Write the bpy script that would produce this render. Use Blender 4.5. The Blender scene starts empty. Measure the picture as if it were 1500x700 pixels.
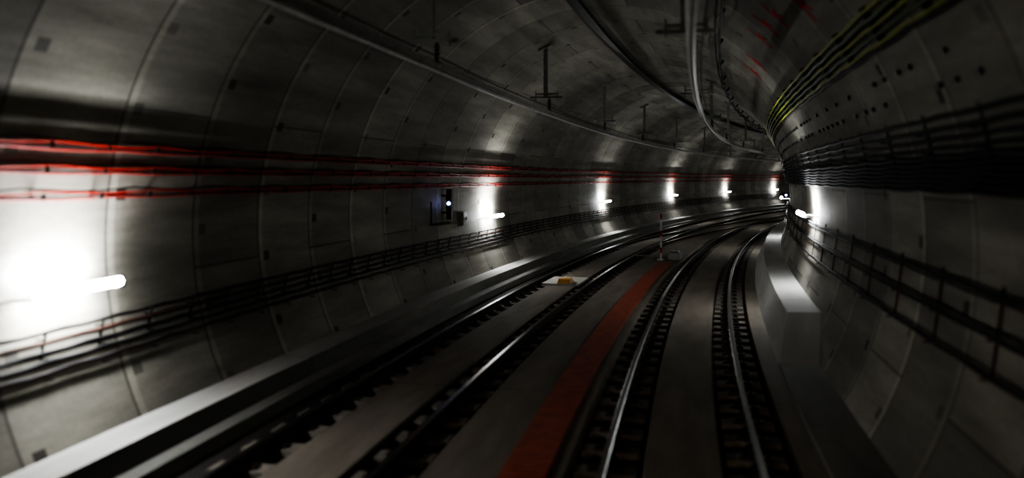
import bpy, math, random
from mathutils import Vector, Matrix
random.seed(4)
R=193.0; RT=4.15; OC=-1.73; ZC=2.0
S0,S1=-16.0,116.0
def P(s,o,z):
    t=s/R
    return (R-(R-o)*math.cos(t),(R-o)*math.sin(t),z)
def W(phi,inset=0.0):
    a=math.radians(phi)
    return (OC+(RT-inset)*math.cos(a), ZC+(RT-inset)*math.sin(a))
def wall_o(z,side):
    h=math.sqrt(RT*RT-(z-ZC)**2)
    return OC+side*h

# ---------------- mesh builder
class M:
    def __init__(s): s.v=[];s.f=[];s.m=[];s.uv=[]
    def face(s,idx,mi=0,uv=None):
        s.f.append(idx); s.m.append(mi); s.uv.append(uv or [(0,0)]*len(idx))
    def box(s,sc,o,z,ls,lo,lz,roll=0,mi=0,yaw=0,taper=1.0):
        b=len(s.v); cr,sr=math.cos(roll),math.sin(roll); cy,sy=math.cos(yaw),math.sin(yaw)
        for k in (-.5,.5):
            tp=taper if k>0 else 1
            for i,j in ((-.5,-.5),(.5,-.5),(.5,.5),(-.5,.5)):
                a=i*ls*tp; c=j*lo*tp; d=k*lz
                a2=a*cy-c*sy; c2=a*sy+c*cy
                oo=c2*cr-d*sr; zz=c2*sr+d*cr
                s.v.append(P(sc+a2,o+oo,z+zz))
        for q in ((0,3,2,1),(4,5,6,7),(0,1,5,4),(1,2,6,5),(2,3,7,6),(3,0,4,7)):
            s.face([b+t for t in q],mi)
    def tube(s,fn,r,s0,s1,ds,n=8,mi=0,caps=True):
        k=max(1,int(round((s1-s0)/ds))); b=len(s.v)
        for i in range(k+1):
            ss=s0+(s1-s0)*i/k; o,z=fn(ss)
            for j in range(n):
                a=2*math.pi*j/n
                s.v.append(P(ss,o+r*math.cos(a),z+r*math.sin(a)))
        for i in range(k):
            for j in range(n):
                j2=(j+1)%n
                s.face([b+i*n+j,b+i*n+j2,b+(i+1)*n+j2,b+(i+1)*n+j],mi)
        if caps:
            s.face([b+j for j in range(n)][::-1],mi); s.face([b+k*n+j for j in range(n)],mi)
    def cyl(s,p0,p1,r0,r1=None,n=10,mi=0):
        r1=r0 if r1 is None else r1
        a=Vector(P(*p0)); c=Vector(P(*p1)); d=(c-a).normalized()
        u=d.orthogonal().normalized(); w=d.cross(u); b=len(s.v)
        for q,r in ((a,r0),(c,r1)):
            for j in range(n):
                t=2*math.pi*j/n; s.v.append(tuple(q+u*r*math.cos(t)+w*r*math.sin(t)))
        for j in range(n):
            j2=(j+1)%n; s.face([b+j,b+j2,b+n+j2,b+n+j],mi)
        s.face([b+j for j in range(n)][::-1],mi); s.face([b+n+j for j in range(n)],mi)
    def sweep(s,prof,s0,s1,ds,closed=False,mis=None,off=None,caps=False):
        k=max(1,int(round((s1-s0)/ds))); b=len(s.v)
        pf=prof if callable(prof) else (lambda q:prof)
        p0=pf(s1); n=len(p0); cum=[0]
        for i in range(1,n+1):
            p,q=p0[i-1],p0[i%n]; cum.append(cum[-1]+math.hypot(q[0]-p[0],q[1]-p[1]))
        for i in range(k+1):
            ss=s0+(s1-s0)*i/k; oo=off(ss) if off else 0
            for o,z in pf(ss): s.v.append(P(ss,o+oo,z))
        for i in range(k):
            ua=s0+(s1-s0)*i/k; ub=s0+(s1-s0)*(i+1)/k
            for j in range(n if closed else n-1):
                j2=(j+1)%n
                s.face([b+i*n+j,b+i*n+j2,b+(i+1)*n+j2,b+(i+1)*n+j],mis[j] if mis else 0,
                       [(ua,cum[j]),(ua,cum[j+1]),(ub,cum[j+1]),(ub,cum[j])])
        if caps:
            s.face([b+j for j in range(n)][::-1],mis[0] if mis else 0); s.face([b+k*n+j for j in range(n)],mis[0] if mis else 0)
    def obj(s,name,mats,parent=None,smooth=False):
        me=bpy.data.meshes.new(name); me.from_pydata(s.v,[],s.f)
        for m in mats: me.materials.append(m)
        me.polygons.foreach_set('material_index',s.m)
        uvl=me.uv_layers.new(name='UVMap'); flat=[]
        for u in s.uv:
            for a in u: flat+= [a[0],a[1]]
        uvl.data.foreach_set('uv',flat)
        if smooth: me.polygons.foreach_set('use_smooth',[True]*len(me.polygons))
        me.update()
        ob=bpy.data.objects.new(name,me); bpy.context.scene.collection.objects.link(ob)
        if parent: ob.parent=parent
        return ob
def empty(name):
    e=bpy.data.objects.new(name,None); bpy.context.scene.collection.objects.link(e); e.empty_display_size=.2; return e

# ---------------- materials
def newmat(name):
    m=bpy.data.materials.new(name); m.use_nodes=True; nt=m.node_tree
    return m,nt,nt.nodes['Principled BSDF']
def mth(nt,op,a,b=None,c=None):
    n=nt.nodes.new('ShaderNodeMath'); n.operation=op
    for i,x in enumerate((a,b,c)):
        if x is None: continue
        if isinstance(x,(int,float)): n.inputs[i].default_value=x
        else: nt.links.new(x,n.inputs[i])
    return n.outputs[0]
def noise(nt,vec,scale,detail=4,rough=.55,sc=None):
    n=nt.nodes.new('ShaderNodeTexNoise'); n.inputs['Scale'].default_value=scale
    n.inputs['Detail'].default_value=detail; n.inputs['Roughness'].default_value=rough
    if sc:
        mp=nt.nodes.new('ShaderNodeMapping'); mp.inputs['Scale'].default_value=sc
        nt.links.new(vec,mp.inputs['Vector']); vec=mp.outputs[0]
    nt.links.new(vec,n.inputs['Vector']); return n.outputs['Fac']
def ramp(nt,fac,stops):
    r=nt.nodes.new('ShaderNodeValToRGB'); nt.links.new(fac,r.inputs[0])
    while len(r.color_ramp.elements)<len(stops): r.color_ramp.elements.new(.5)
    for e,(p,c) in zip(r.color_ramp.elements,stops):
        e.position=p; e.color=(c[0],c[1],c[2],1)
    return r.outputs[0]
def mul(nt,col,fac):
    v=nt.nodes.new('ShaderNodeVectorMath'); v.operation='SCALE'
    nt.links.new(col,v.inputs[0]); nt.links.new(fac,v.inputs['Scale']); return v.outputs[0]
def bump(nt,h,bs,dist=.02,st=.5):
    b=nt.nodes.new('ShaderNodeBump'); b.inputs['Strength'].default_value=st; b.inputs['Distance'].default_value=dist
    nt.links.new(h,b.inputs['Height']); nt.links.new(b.outputs[0],bs.inputs['Normal'])
def simple(name,col,rough=.6,metal=0,var=.25,scale=6):
    m,nt,bs=newmat(name)
    tc=nt.nodes.new('ShaderNodeTexCoord')
    f=noise(nt,tc.outputs['Object'],scale)
    lo=[c*(1-var) for c in col]; hi=[min(1,c*(1+var)) for c in col]
    nt.links.new(ramp(nt,f,[(.3,lo),(.7,hi)]),bs.inputs['Base Color'])
    bs.inputs['Roughness'].default_value=rough; bs.inputs['Metallic'].default_value=metal
    return m
def emis(name,col,st):
    m,nt,bs=newmat(name); bs.inputs['Base Color'].default_value=(.8,.8,.8,1)
    bs.inputs['Emission Color'].default_value=(*col,1); bs.inputs['Emission Strength'].default_value=st; return m

RW=1.5
def lining_material():
    m,nt,bs=newmat('precast_lining_concrete')
    uv=nt.nodes.new('ShaderNodeUVMap'); uv.uv_map='UVMap'
    sp=nt.nodes.new('ShaderNodeSeparateXYZ'); nt.links.new(uv.outputs[0],sp.inputs[0])
    u,v=sp.outputs[0],sp.outputs[1]
    ru=mth(nt,'DIVIDE',u,RW); ring=mth(nt,'FLOOR',ru); fu=mth(nt,'FRACT',ru)
    par=mth(nt,'MODULO',mth(nt,'ADD',ring,100),2)
    vv=mth(nt,'ADD',mth(nt,'DIVIDE',v,3.72),mth(nt,'MULTIPLY',par,.5)); seg=mth(nt,'FLOOR',vv); fv=mth(nt,'FRACT',vv)
    du=mth(nt,'MINIMUM',fu,mth(nt,'SUBTRACT',1,fu))
    dv=mth(nt,'MINIMUM',fv,mth(nt,'SUBTRACT',1,fv))
    ju=mth(nt,'LESS_THAN',du,.012); jv=mth(nt,'LESS_THAN',dv,.004)
    joint=mth(nt,'MAXIMUM',ju,jv)
    edge=mth(nt,'MULTIPLY',mth(nt,'LESS_THAN',fu,.08),mth(nt,'GREATER_THAN',fu,.012))
    wr=nt.nodes.new('ShaderNodeTexWhiteNoise'); wr.noise_dimensions='1D'; nt.links.new(ring,wr.inputs['W'])
    edge=mth(nt,'MULTIPLY',edge,mth(nt,'GREATER_THAN',wr.outputs['Value'],.5))
    wp=nt.nodes.new('ShaderNodeTexWhiteNoise'); wp.noise_dimensions='2D'
    pvr=mth(nt,'ADD',mth(nt,'DIVIDE',v,.93),mth(nt,'MULTIPLY',par,.5))
    cp=nt.nodes.new('ShaderNodeCombineXYZ'); nt.links.new(ring,cp.inputs[0]); nt.links.new(mth(nt,'FLOOR',pvr),cp.inputs[1]); nt.links.new(cp.outputs[0],wp.inputs['Vector'])
    pv=mth(nt,'FRACT',pvr)
    pk=mth(nt,'MULTIPLY',mth(nt,'COMPARE',fu,.13,.05),mth(nt,'COMPARE',pv,.5,.07))
    pk=mth(nt,'MULTIPLY',pk,mth(nt,'POWER',wp.outputs['Value'],.5))
    wn=nt.nodes.new('ShaderNodeTexWhiteNoise'); wn.noise_dimensions='2D'
    cb=nt.nodes.new('ShaderNodeCombineXYZ'); nt.links.new(ring,cb.inputs[0]); nt.links.new(seg,cb.inputs[1]); nt.links.new(cb.outputs[0],wn.inputs['Vector'])
    segv=mth(nt,'ADD',mth(nt,'MULTIPLY',wn.outputs['Value'],.6),.7)
    st=noise(nt,uv.outputs[0],1.0,6,.62,(.35,2.2,1))
    big=noise(nt,uv.outputs[0],.35,3,.5,(.6,1.3,1))
    fine=noise(nt,uv.outputs[0],14,4,.7)
    col=ramp(nt,st,[(.28,(.122,.114,.093)),(.5,(.212,.20,.168)),(.72,(.325,.31,.265))])
    f=mth(nt,'MULTIPLY',segv,mth(nt,'ADD',mth(nt,'MULTIPLY',big,1.2),.42))
    f=mth(nt,'MULTIPLY',f,mth(nt,'ADD',mth(nt,'MULTIPLY',fine,.5),.75))
    f=mth(nt,'MULTIPLY',f,mth(nt,'ADD',1,mth(nt,'MULTIPLY',edge,.4)))
    f=mth(nt,'MULTIPLY',f,mth(nt,'SUBTRACT',1,mth(nt,'MULTIPLY',joint,.6)))
    f=mth(nt,'MULTIPLY',f,mth(nt,'SUBTRACT',1,mth(nt,'MULTIPLY',pk,.9)))
    nt.links.new(mul(nt,col,f),bs.inputs['Base Color'])
    bs.inputs['Roughness'].default_value=.68
    h=mth(nt,'SUBTRACT',mth(nt,'MULTIPLY',fine,.1),mth(nt,'MAXIMUM',joint,pk))
    bump(nt,h,bs,.02,.5)
    return m
def floor_material(name,c0,c1,rough=.75):
    m,nt,bs=newmat(name)
    uv=nt.nodes.new('ShaderNodeUVMap'); uv.uv_map='UVMap'
    a=noise(nt,uv.outputs[0],1.2,6,.6,(.5,2.5,1)); b=noise(nt,uv.outputs[0],20,4,.6)
    f=mth(nt,'ADD',mth(nt,'MULTIPLY',a,.75),mth(nt,'MULTIPLY',b,.25))
    sp=nt.nodes.new('ShaderNodeSeparateXYZ'); nt.links.new(uv.outputs[0],sp.inputs[0])
    fu=mth(nt,'FRACT',mth(nt,'DIVIDE',sp.outputs[0],5.2))
    j=mth(nt,'LESS_THAN',fu,.005)
    col=ramp(nt,f,[(.3,c0),(.68,c1)])
    nt.links.new(mul(nt,col,mth(nt,'SUBTRACT',1,mth(nt,'MULTIPLY',j,.4))),bs.inputs['Base Color'])
    bs.inputs['Roughness'].default_value=rough
    bump(nt,mth(nt,'SUBTRACT',b,j),bs,.01,.5)
    return m
lining=lining_material()
slab=floor_material('track_slab_concrete',(.13,.11,.09),(.26,.228,.19))
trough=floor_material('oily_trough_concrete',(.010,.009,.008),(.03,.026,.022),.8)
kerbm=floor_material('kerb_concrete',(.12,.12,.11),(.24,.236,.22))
litm=floor_material('lit_ledge_concrete',(.42,.42,.40),(.62,.615,.59))  # kerb concrete made paler: lamp light on the ledges put into the colour
redm,nt,bs=newmat('red_painted_grating')
uv=nt.nodes.new('ShaderNodeUVMap'); uv.uv_map='UVMap'
sp=nt.nodes.new('ShaderNodeSeparateXYZ'); nt.links.new(uv.outputs[0],sp.inputs[0])
g=mth(nt,'LESS_THAN',mth(nt,'FRACT',mth(nt,'DIVIDE',sp.outputs[0],.12)),.25)
nz=noise(nt,uv.outputs[0],5,5,.6)
nt.links.new(mul(nt,ramp(nt,nz,[(.3,(.30,.055,.025)),(.7,(.55,.12,.055))]),mth(nt,'SUBTRACT',1,mth(nt,'MULTIPLY',g,.65))),bs.inputs['Base Color'])
bs.inputs['Roughness'].default_value=.65
railside=simple('rusty_rail_steel',(.03,.022,.017),.8,.1)
railtop=simple('polished_rail_head',(.30,.30,.30),.3,1,.1)
sleeper=simple('sleeper_block_concrete',(.20,.18,.155),.85)
clipm=simple('rail_clip_steel',(.05,.045,.04),.6,.6)
steel=simple('galvanised_steel',(.33,.34,.34),.45,.7)
hangm=simple('hanger_steel',(.24,.24,.22),.55,.3)
darksteel=simple('dark_bracket_steel',(.02,.02,.02),.7,.2)
alu=simple('aluminium_conductor',(.38,.38,.36),.45,.5)
blackc=simple('black_cable_sheath',(.014,.014,.016),.6)
redc=simple('red_cable_sheath',(.55,.04,.026),.5)
orangec=simple('dull_orange_sheath',(.09,.04,.028),.65)
greenc=simple('green_cable_sheath',(.07,.13,.03),.45)
yellowc=simple('yellow_cable_sheath',(.36,.40,.06),.5)
insul=simple('brown_insulator',(.10,.045,.03),.25)
white=simple('white_paint',(.7,.7,.68),.5,0,.08)
plate=simple('concrete_plate',(.50,.48,.44),.7,0,.1)
redp=simple('red_paint',(.45,.03,.02),.5,0,.1)
spray=simple('red_spray_paint',(.7,.02,.02),.8,0,.3)
yel=simple('yellow_balise',(.75,.42,.14),.5,0,.1)
black=simple('black_housing',(.012,.012,.014),.4)
tubeM=emis('fluorescent_tube',(.95,.98,1.0),130)
blue=emis('blue_signal_lens',(.3,.35,1.0),30)

# ---------------- tunnel shell
def shell(name,p0,p1):
    m=M(); n=int((p1-p0)/2.5); k=int((S1-S0)/.75)
    for i in range(k+1):
        ss=S0+(S1-S0)*i/k
        for j in range(n+1):
            o,z=W(p0+(p1-p0)*j/n); m.v.append(P(ss,o,z))
    for i in range(k):
        ua=S0+(S1-S0)*i/k; ub=S0+(S1-S0)*(i+1)/k
        for j in range(n):
            va=math.radians(p0+(p1-p0)*j/n)*RT+20; vb=math.radians(p0+(p1-p0)*(j+1)/n)*RT+20
            m.face([i*(n+1)+j,(i+1)*(n+1)+j,(i+1)*(n+1)+j+1,i*(n+1)+j+1],0,[(ua,va),(ub,va),(ub,vb),(ua,vb)])
    return m.obj(name,[lining],smooth=True)
shell('wall_right',-40,50); shell('ceiling',50,130); shell('wall_left',130,220)

# ---------------- floor
zt=-.2; zs=-.09
rails=[-4.18,-2.74,-.72,.72]
prof=[(-4.95,zt)]; mis=[]
for r in rails:
    prof+=[(r-.36,zs),(r-.33,zt),(r+.33,zt),(r+.36,zs)] if r!=-4.18 else [(r-.33,zt),(r+.33,zt),(r+.36,zs)]
prof+=[(1.5,zs)]
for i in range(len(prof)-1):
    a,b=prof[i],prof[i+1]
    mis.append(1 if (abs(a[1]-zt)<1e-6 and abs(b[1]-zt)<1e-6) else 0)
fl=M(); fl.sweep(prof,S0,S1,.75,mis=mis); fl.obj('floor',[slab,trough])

lw=wall_o(.2,-1)
e=M(); e.sweep([(-4.75,zt),(-4.80,-.04),(-4.97,.0),(-5.02,.2),(lw-.06,.2)],S0,S1,.75,mis=[0,0,0,1]); e.obj('walkway_ledge',[kerbm,litm])
def rprof(s):
    h=max(0,min(1,(s-12.6)/1.6)); zt1=-.05+.5*h
    return [(1.30,zt),(1.34+.26*h,zt1),(wall_o(zt1,1)+.05,zt1+.02),(wall_o(zt,1)+.05,zt)]
e=M(); e.sweep(rprof,S0,12.6,.4,closed=True); e.sweep(rprof,12.6,S1,.4,closed=True,mis=[1,1,0,0]); e.obj('walkway_ledge',[kerbm,litm])  # block face and top take the paler lit colour, near kerb stays dark
e=M(); e.sweep([(-1.66,zs),(-1.655,zs+.03),(-1.225,zs+.03),(-1.22,zs)],S0,27,.75); e.obj('cable_duct_cover',[redm])

# ---------------- tracks
RP=[(-.07,-.172),(.07,-.172),(.07,-.160),(.012,-.135),(.010,-.045),(.034,-.036),(.036,-.008),(.026,0),(-.026,0),(-.036,-.008),(-.034,-.036),(-.010,-.045),(-.012,-.135),(-.07,-.160)]
RM=[0,0,0,0,0,0,1,1,1,0,0,0,0,0]
def track(c):
    root=empty('railway_track')
    for q in (-.72,.72):
        m=M(); m.sweep([(c+q+o,z) for o,z in RP],S0,S1,.5,closed=True,mis=RM,caps=True); m.obj('rail',[railside,railtop],root)
    m=M(); k=M(); s=S0+.3
    while s<80:
        for q in (-.72,.72):
            m.box(s,c+q,-.18,.27,.62,.09,taper=.94)
            for d in (-.12,.12):
                k.box(s,c+q+d,-.125,.13,.10,.035); k.cyl((s,c+q+d,-.14),(s,c+q+d,-.08),.018,n=6)
        s+=.62
    m.obj('sleeper_blocks',[sleeper],root); k.obj('rail_clips',[clipm],root)
track(-3.46); track(0.0)
def ease(t): t=max(0,min(1,t)); return t*t*(3-2*t)
root=empty('crossover_track')
for q in (-.72,.72):
    m=M(); m.sweep([(q+o,z-.002) for o,z in RP],29,66,.5,closed=True,mis=RM,off=lambda s:-3.46+3.46*ease((s-29)/37),caps=True)
    m.obj('rail',[railside,railtop],root)
m=M(); s=32
while s<64:
    m.box(s,-3.46+3.46*ease((s-29)/37),-.13,.26,2.3,.10); s+=.7
m.obj('turnout_sleepers',[sleeper],root)

root=empty('track_balise')
m=M(); m.box(21.4,-3.5,zs+.02,1.5,.95,.05); m.obj('mounting_plate',[plate],root)
m=M(); m.box(20.9,-3.4,zs+.10,.5,.35,.12,taper=.8); m.obj('housing',[yel],root)
root=empty('marker_post')
m=M(); m.cyl((27.9,-1.72,zs),(27.9,-1.72,zs+.05),.14)
for i in range(8): m.cyl((27.9,-1.72,zs+.05+i*.19),(27.9,-1.72,zs+.05+(i+1)*.19),.035,n=10,mi=1 if i in(1,4,7) else 0)
m.obj('striped_pole',[white,redp],root)
root=empty('point_machine')
m=M(); m.box(28.6,-1.35,zs+.11,.9,.45,.22,taper=.85); m.box(28.6,-1.35,zs+.245,.5,.3,.05,taper=.9); m.obj('case',[steel],root)
m=M(); m.cyl((28.6,-2.7,zs+.06),(28.6,-1.5,zs+.06),.025); m.cyl((28.75,-2.7,zs+.06),(28.75,-1.5,zs+.06),.025); m.obj('throw_rods',[steel],root)

# ---------------- wall lamps: tube plus unseen area lights added for the wall glow
def lamp(s,z,side):
    root=empty('tunnel_wall_lamp')
    w=wall_o(z,side); o=w-side*.30
    m=M()
    for d in (-.50,.50): m.box(s+d,w-side*.15,z-.05,.02,.30,.02)
    m.obj('arms',[white],root)
    m=M(); m.tube(lambda q:(o,z),.045,s-.53,s+.53,.3,n=8); m.obj('tube',[tubeM],root,True)
    t=s/R; T=Vector((math.sin(t),math.cos(t),0)); O=Vector((math.cos(t),-math.sin(t),0))
    for up,en in ((1.0,68),(-.8,17)):
        l=bpy.data.lights.new('added_wall_glow','AREA'); l.shape='RECTANGLE'; l.size=.9; l.size_y=.06; l.energy=en; l.color=(.95,.98,1.0); l.spread=math.radians(130)
        lo=bpy.data.objects.new('added_wall_glow',l); bpy.context.scene.collection.objects.link(lo); lo.parent=root
        zax=(-side*O+Vector((0,0,-up))).normalized(); yax=zax.cross(T).normalized()
        mt=Matrix((T,yax,zax)).transposed().to_4x4(); mt.translation=Vector(P(s,w-side*.22,z+.06*(1 if up>0 else -1))); lo.matrix_world=mt
s=6.78-15.1
for i in range(8): lamp(s+15.1*i,1.62,-1)
for i in range(6): lamp(17.6+15.1*i,1.95,1)

# ---------------- cables
def wallcable(m,phi,inset,r,s0,s1,amp,per,ph,ds=.25,mi=0,n=6):
    a=math.radians(phi)
    def fn(s):
        x=abs(math.sin(math.pi*(s+ph)/per)); d=-amp*x
        return (OC+(RT-inset)*math.cos(a),ZC+(RT-inset)*math.sin(a)+d)
    m.tube(fn,r,s0,s1,ds,n=n,mi=mi)
root=empty('red_power_cables'); m=M()
for z0 in (2.53,2.78,3.01):
    for k in range(5):
        phi=180-math.degrees(math.asin((z0+.026*(k-2)-ZC)/RT))
        wallcable(m,phi,.10+.02*(k%2),.010,S0,96,.012+.006*k,1.5,.3*k,mi=0 if k in(0,2,3) else 1)
m.obj('cables',[redc,blackc],root,True)
m=M(); s=S0+.75
while s<96:
    for z0 in (2.53,2.78,3.01):
        w=wall_o(z0,-1); m.box(s,w+.06,z0-.07,.04,.14,.015); m.box(s,w+.125,z0-.04,.04,.012,.05)
    s+=.75
m.obj('brackets',[darksteel],root)
root=empty('lower_cable_rack'); m=M()
for k,z0 in enumerate((.86,.95,1.04,1.13,1.22)):
    for j in range(2):
        phi=180+math.degrees(math.asin((ZC-z0-.024*j)/RT)); wallcable(m,phi,.06+.02*(j%2),.012,S0,96,.01+.012*j,.75,.2*k,mi=1 if (k+j)%4==0 else 0)
m.obj('cables',[blackc,orangec],root,True)
m=M(); s=S0+.75
while s<96:
    w=wall_o(1.04,-1); m.box(s,w+.02,1.04,.025,.015,.44,roll=-.24)
    for z0 in (.84,1.02,1.20): m.box(s,wall_o(z0,-1)+.05,z0-.02,.025,.08,.010)
    s+=.75
m.obj('brackets',[darksteel],root)
root=empty('black_cable_rack'); m=M()
for k,z0 in enumerate((2.56,2.61,2.66,2.71,2.76,2.81,2.87,2.94,3.02,3.11,3.21)):
    phi=math.degrees(math.asin((z0-ZC)/RT)); wallcable(m,phi,.07,.024,S0,96,.012,1.5,.13*k)
    if k<7: wallcable(m,phi,.10,.020,S0,96,.02,1.5,.13*k+.3)
m.obj('cables',[blackc],root,True)
m=M(); s=S0+.4
while s<96:
    m.box(s,wall_o(2.9,1)-.02,2.9,.03,.02,.72,roll=.22)
    for z0 in (2.6,2.76,2.92,3.08,3.22): m.box(s,wall_o(z0,1)-.06,z0-.03,.03,.10,.012)
    s+=1.5
m.obj('brackets',[black],root)
root=empty('lower_cable_rack'); m=M()
for k,z0 in enumerate((1.13,1.16,1.42,1.45,1.48,1.72,1.75,1.78)):
    phi=math.degrees(math.asin((z0-ZC)/RT)); wallcable(m,phi,.06+.02*(k%2),.013,S0,96,.012,1.5,.2*k,mi=0)
m.obj('cables',[blackc],root,True)
m=M(); s=S0+.4
while s<96:
    m.box(s,wall_o(1.48,1)-.02,1.48,.03,.015,.70,roll=-.125)
    for z0 in (1.13,1.43,1.73): m.box(s,wall_o(z0,1)-.05,z0-.025,.035,.09,.012)
    s+=1.5
m.obj('brackets',[orangec],root)
root=empty('green_yellow_cables'); m=M()
for k in range(5): wallcable(m,28.8+k*1.15,.07,.016,S0,90,.02,1.5,.1*k,mi=k%2)
for k in range(3): wallcable(m,28.2+k*1.9,.05,.02,S0,90,.02,1.5,.1*k,mi=2)
m.obj('cables',[yellowc,greenc,blackc],root,True)
m=M(); s=S0+.4
while s<90:
    o,z=W(31,.04); m.box(s,o,z,.04,.07,.42,roll=math.radians(31)); s+=1.5
m.obj('brackets',[darksteel],root)
m=M(); s=S0+.6
while s<60:
    for ph in (20.5,24):
        if random.random()<.75:
            o,z=W(ph,.02); m.box(s+random.uniform(-.06,.06),o,z,.09,.04,.05,roll=math.radians(ph))
    s+=.5
m.obj('cable_clip_row',[black])
root=empty('crown_conduit'); m=M(); m.sweep([(-2.27,6.00),(-2.27,6.10),(-2.06,6.10),(-2.06,6.00)],S0,96,.75,closed=True,caps=True); m.obj('tray',[black],root)
root=empty('feeder_cable'); m=M()
wallcable(m,56,.12,.026,S0,90,.16,3,.2); wallcable(m,57.5,.10,.020,S0,90,.10,3,1.0); m.obj('cables',[blackc],root,True)
m=M(); s=S0+.1
while s<90:
    o,z=W(56,.06); m.box(s-.2,o,z,.05,.14,.05,roll=math.radians(56)); s+=3
m.obj('clamps',[darksteel],root)

# ---------------- overhead conductor rails + hangers
CP=[(-.012,4.12),(.012,4.12),(.02,4.15),(.045,4.17),(.03,4.19),(.03,4.225),(.055,4.235),(.055,4.245),(-.055,4.245),(-.055,4.235),(-.03,4.225),(-.03,4.19),(-.045,4.17),(-.02,4.15)]
def catenary(c):
    root=empty('overhead_conductor_rail')
    stg=lambda s:.10*math.sin(s/9.0)
    m=M(); m.sweep([(c+o,z) for o,z in CP],S0,96,.5,closed=True,off=stg,caps=True); m.obj('conductor_bar',[alu],root)
    m=M(); m.tube(lambda s:(c+.22,4.30-.03*abs(math.sin(math.pi*(s-2.9)/8))),.011,S0,96,.5,n=6); m.obj('earth_wire',[blackc],root,True)
    m=M(); s=2.9-16
    while s<96:
        top=ZC+math.sqrt(RT*RT-(c-OC)**2)
        m.box(s,c,top-.03,.30,.34,.06,roll=-.42*(1 if c>OC else -1))
        m.box(s,c,(top+4.55)/2,.09,.09,top-4.55)
        m.box(s,c+.02,4.57,.12,.76,.045); m.box(s,c+.02,4.65,.12,.5,.035)
        for d in (-.24,.28): m.cyl((s,c+d,4.5),(s,c+d,4.74),.012,n=6)
        oo=c+stg(s)
        m.cyl((s,oo,4.28),(s,oo,4.57),.022,mi=1)
        for q in range(4): m.cyl((s,oo,4.33+q*.05),(s,oo,4.355+q*.05),.05,.03,mi=1)
        m.box(s,oo,4.27,.14,.12,.04)
        s+=8
    m.obj('hangers',[hangm,insul],root)
catenary(-3.46); catenary(0.0)

# ---------------- signals, boxes
def signal(s,z,side):
    root=empty('tunnel_signal'); w=wall_o(z,side); o=w-side*.20
    m=M(); m.box(s,o,z,.12,.13,.72); m.box(s-.08,o,z+.14,.10,.12,.03); m.box(s-.08,o,z-.06,.10,.12,.03)
    m.box(s,w-side*.1,z+.2,.05,.20,.04); m.box(s,w-side*.1,z-.2,.05,.20,.04); m.obj('housing',[black],root)
    m=M(); m.cyl((s-.065,o,z+.02),(s-.08,o,z+.02),.04); m.obj('lens',[blue],root)
    m=M(); m.box(s-.35,w-side*.12,z-.44,1.0,.12,.04); m.box(s-.82,w-side*.05,z-.18,.03,.03,.52); m.obj('bracket',[darksteel],root)
signal(18.4,2.05,-1); signal(36.5,1.95,1)
root=empty('junction_box'); w_=wall_o(1.65,-1); m=M()
m.box(19.6,w_+.07,1.65,.3,.16,.35); m.box(19.6,w_+.16,1.65,.26,.02,.31); m.box(19.69,w_+.175,1.65,.03,.02,.08); m.obj('case',[steel],root)

# sprayed survey marks on the lining
m=M()
for (s,ph) in ((8.2,42),(10.3,41.5),(11.8,45),(12.8,46),(14,46),(16.5,45),(18,45)):
    for (ds,dp,l,wd,yw) in ((0,0,.30,.05,.2),(.12,1.6,.05,.24,0),(-.1,-1.2,.24,.045,-.5),(.05,-2.4,.045,.22,.3)):
        o,z=W(ph+dp,.006); m.box(s+ds,o,z,l,wd,.006,roll=math.radians(ph+dp-90),yaw=yw)
m.obj('sprayed_survey_marks',[spray])

# ---------------- lights / world / camera
w=bpy.data.worlds.new('World'); bpy.context.scene.world=w; w.use_nodes=True
w.node_tree.nodes['Background'].inputs[0].default_value=(.5,.5,.45,1); w.node_tree.nodes['Background'].inputs[1].default_value=.002
for o in (-.8,.8):
    l=bpy.data.lights.new('train_headlight','SPOT'); l.energy=120; l.color=(1,.80,.58); l.spot_size=math.radians(50); l.spot_blend=.9; l.shadow_soft_size=.1
    lo=bpy.data.objects.new('train_headlight',l); bpy.context.scene.collection.objects.link(lo)
    lo.location=P(.8,o,1.1); lo.rotation_euler=(math.radians(80),0,math.radians(-4))
cam=bpy.data.cameras.new('camera'); co=bpy.data.objects.new('camera',cam); bpy.context.scene.collection.objects.link(co)
co.location=(-.176,0,2.65); co.rotation_euler=(math.radians(90),0,math.radians(9.32))
cam.sensor_width=36; cam.lens=28.8; cam.shift_y=-88/1500; cam.clip_end=400; cam.clip_start=.05
cam.dof.use_dof=True; cam.dof.focus_distance=34; cam.dof.aperture_fstop=.5
bpy.context.scene.camera=co
vs=bpy.context.scene.view_settings
vs.view_transform='AgX'
try: vs.look='AgX - High Contrast'
except Exception as ex: print(ex)
vs.exposure=-.08
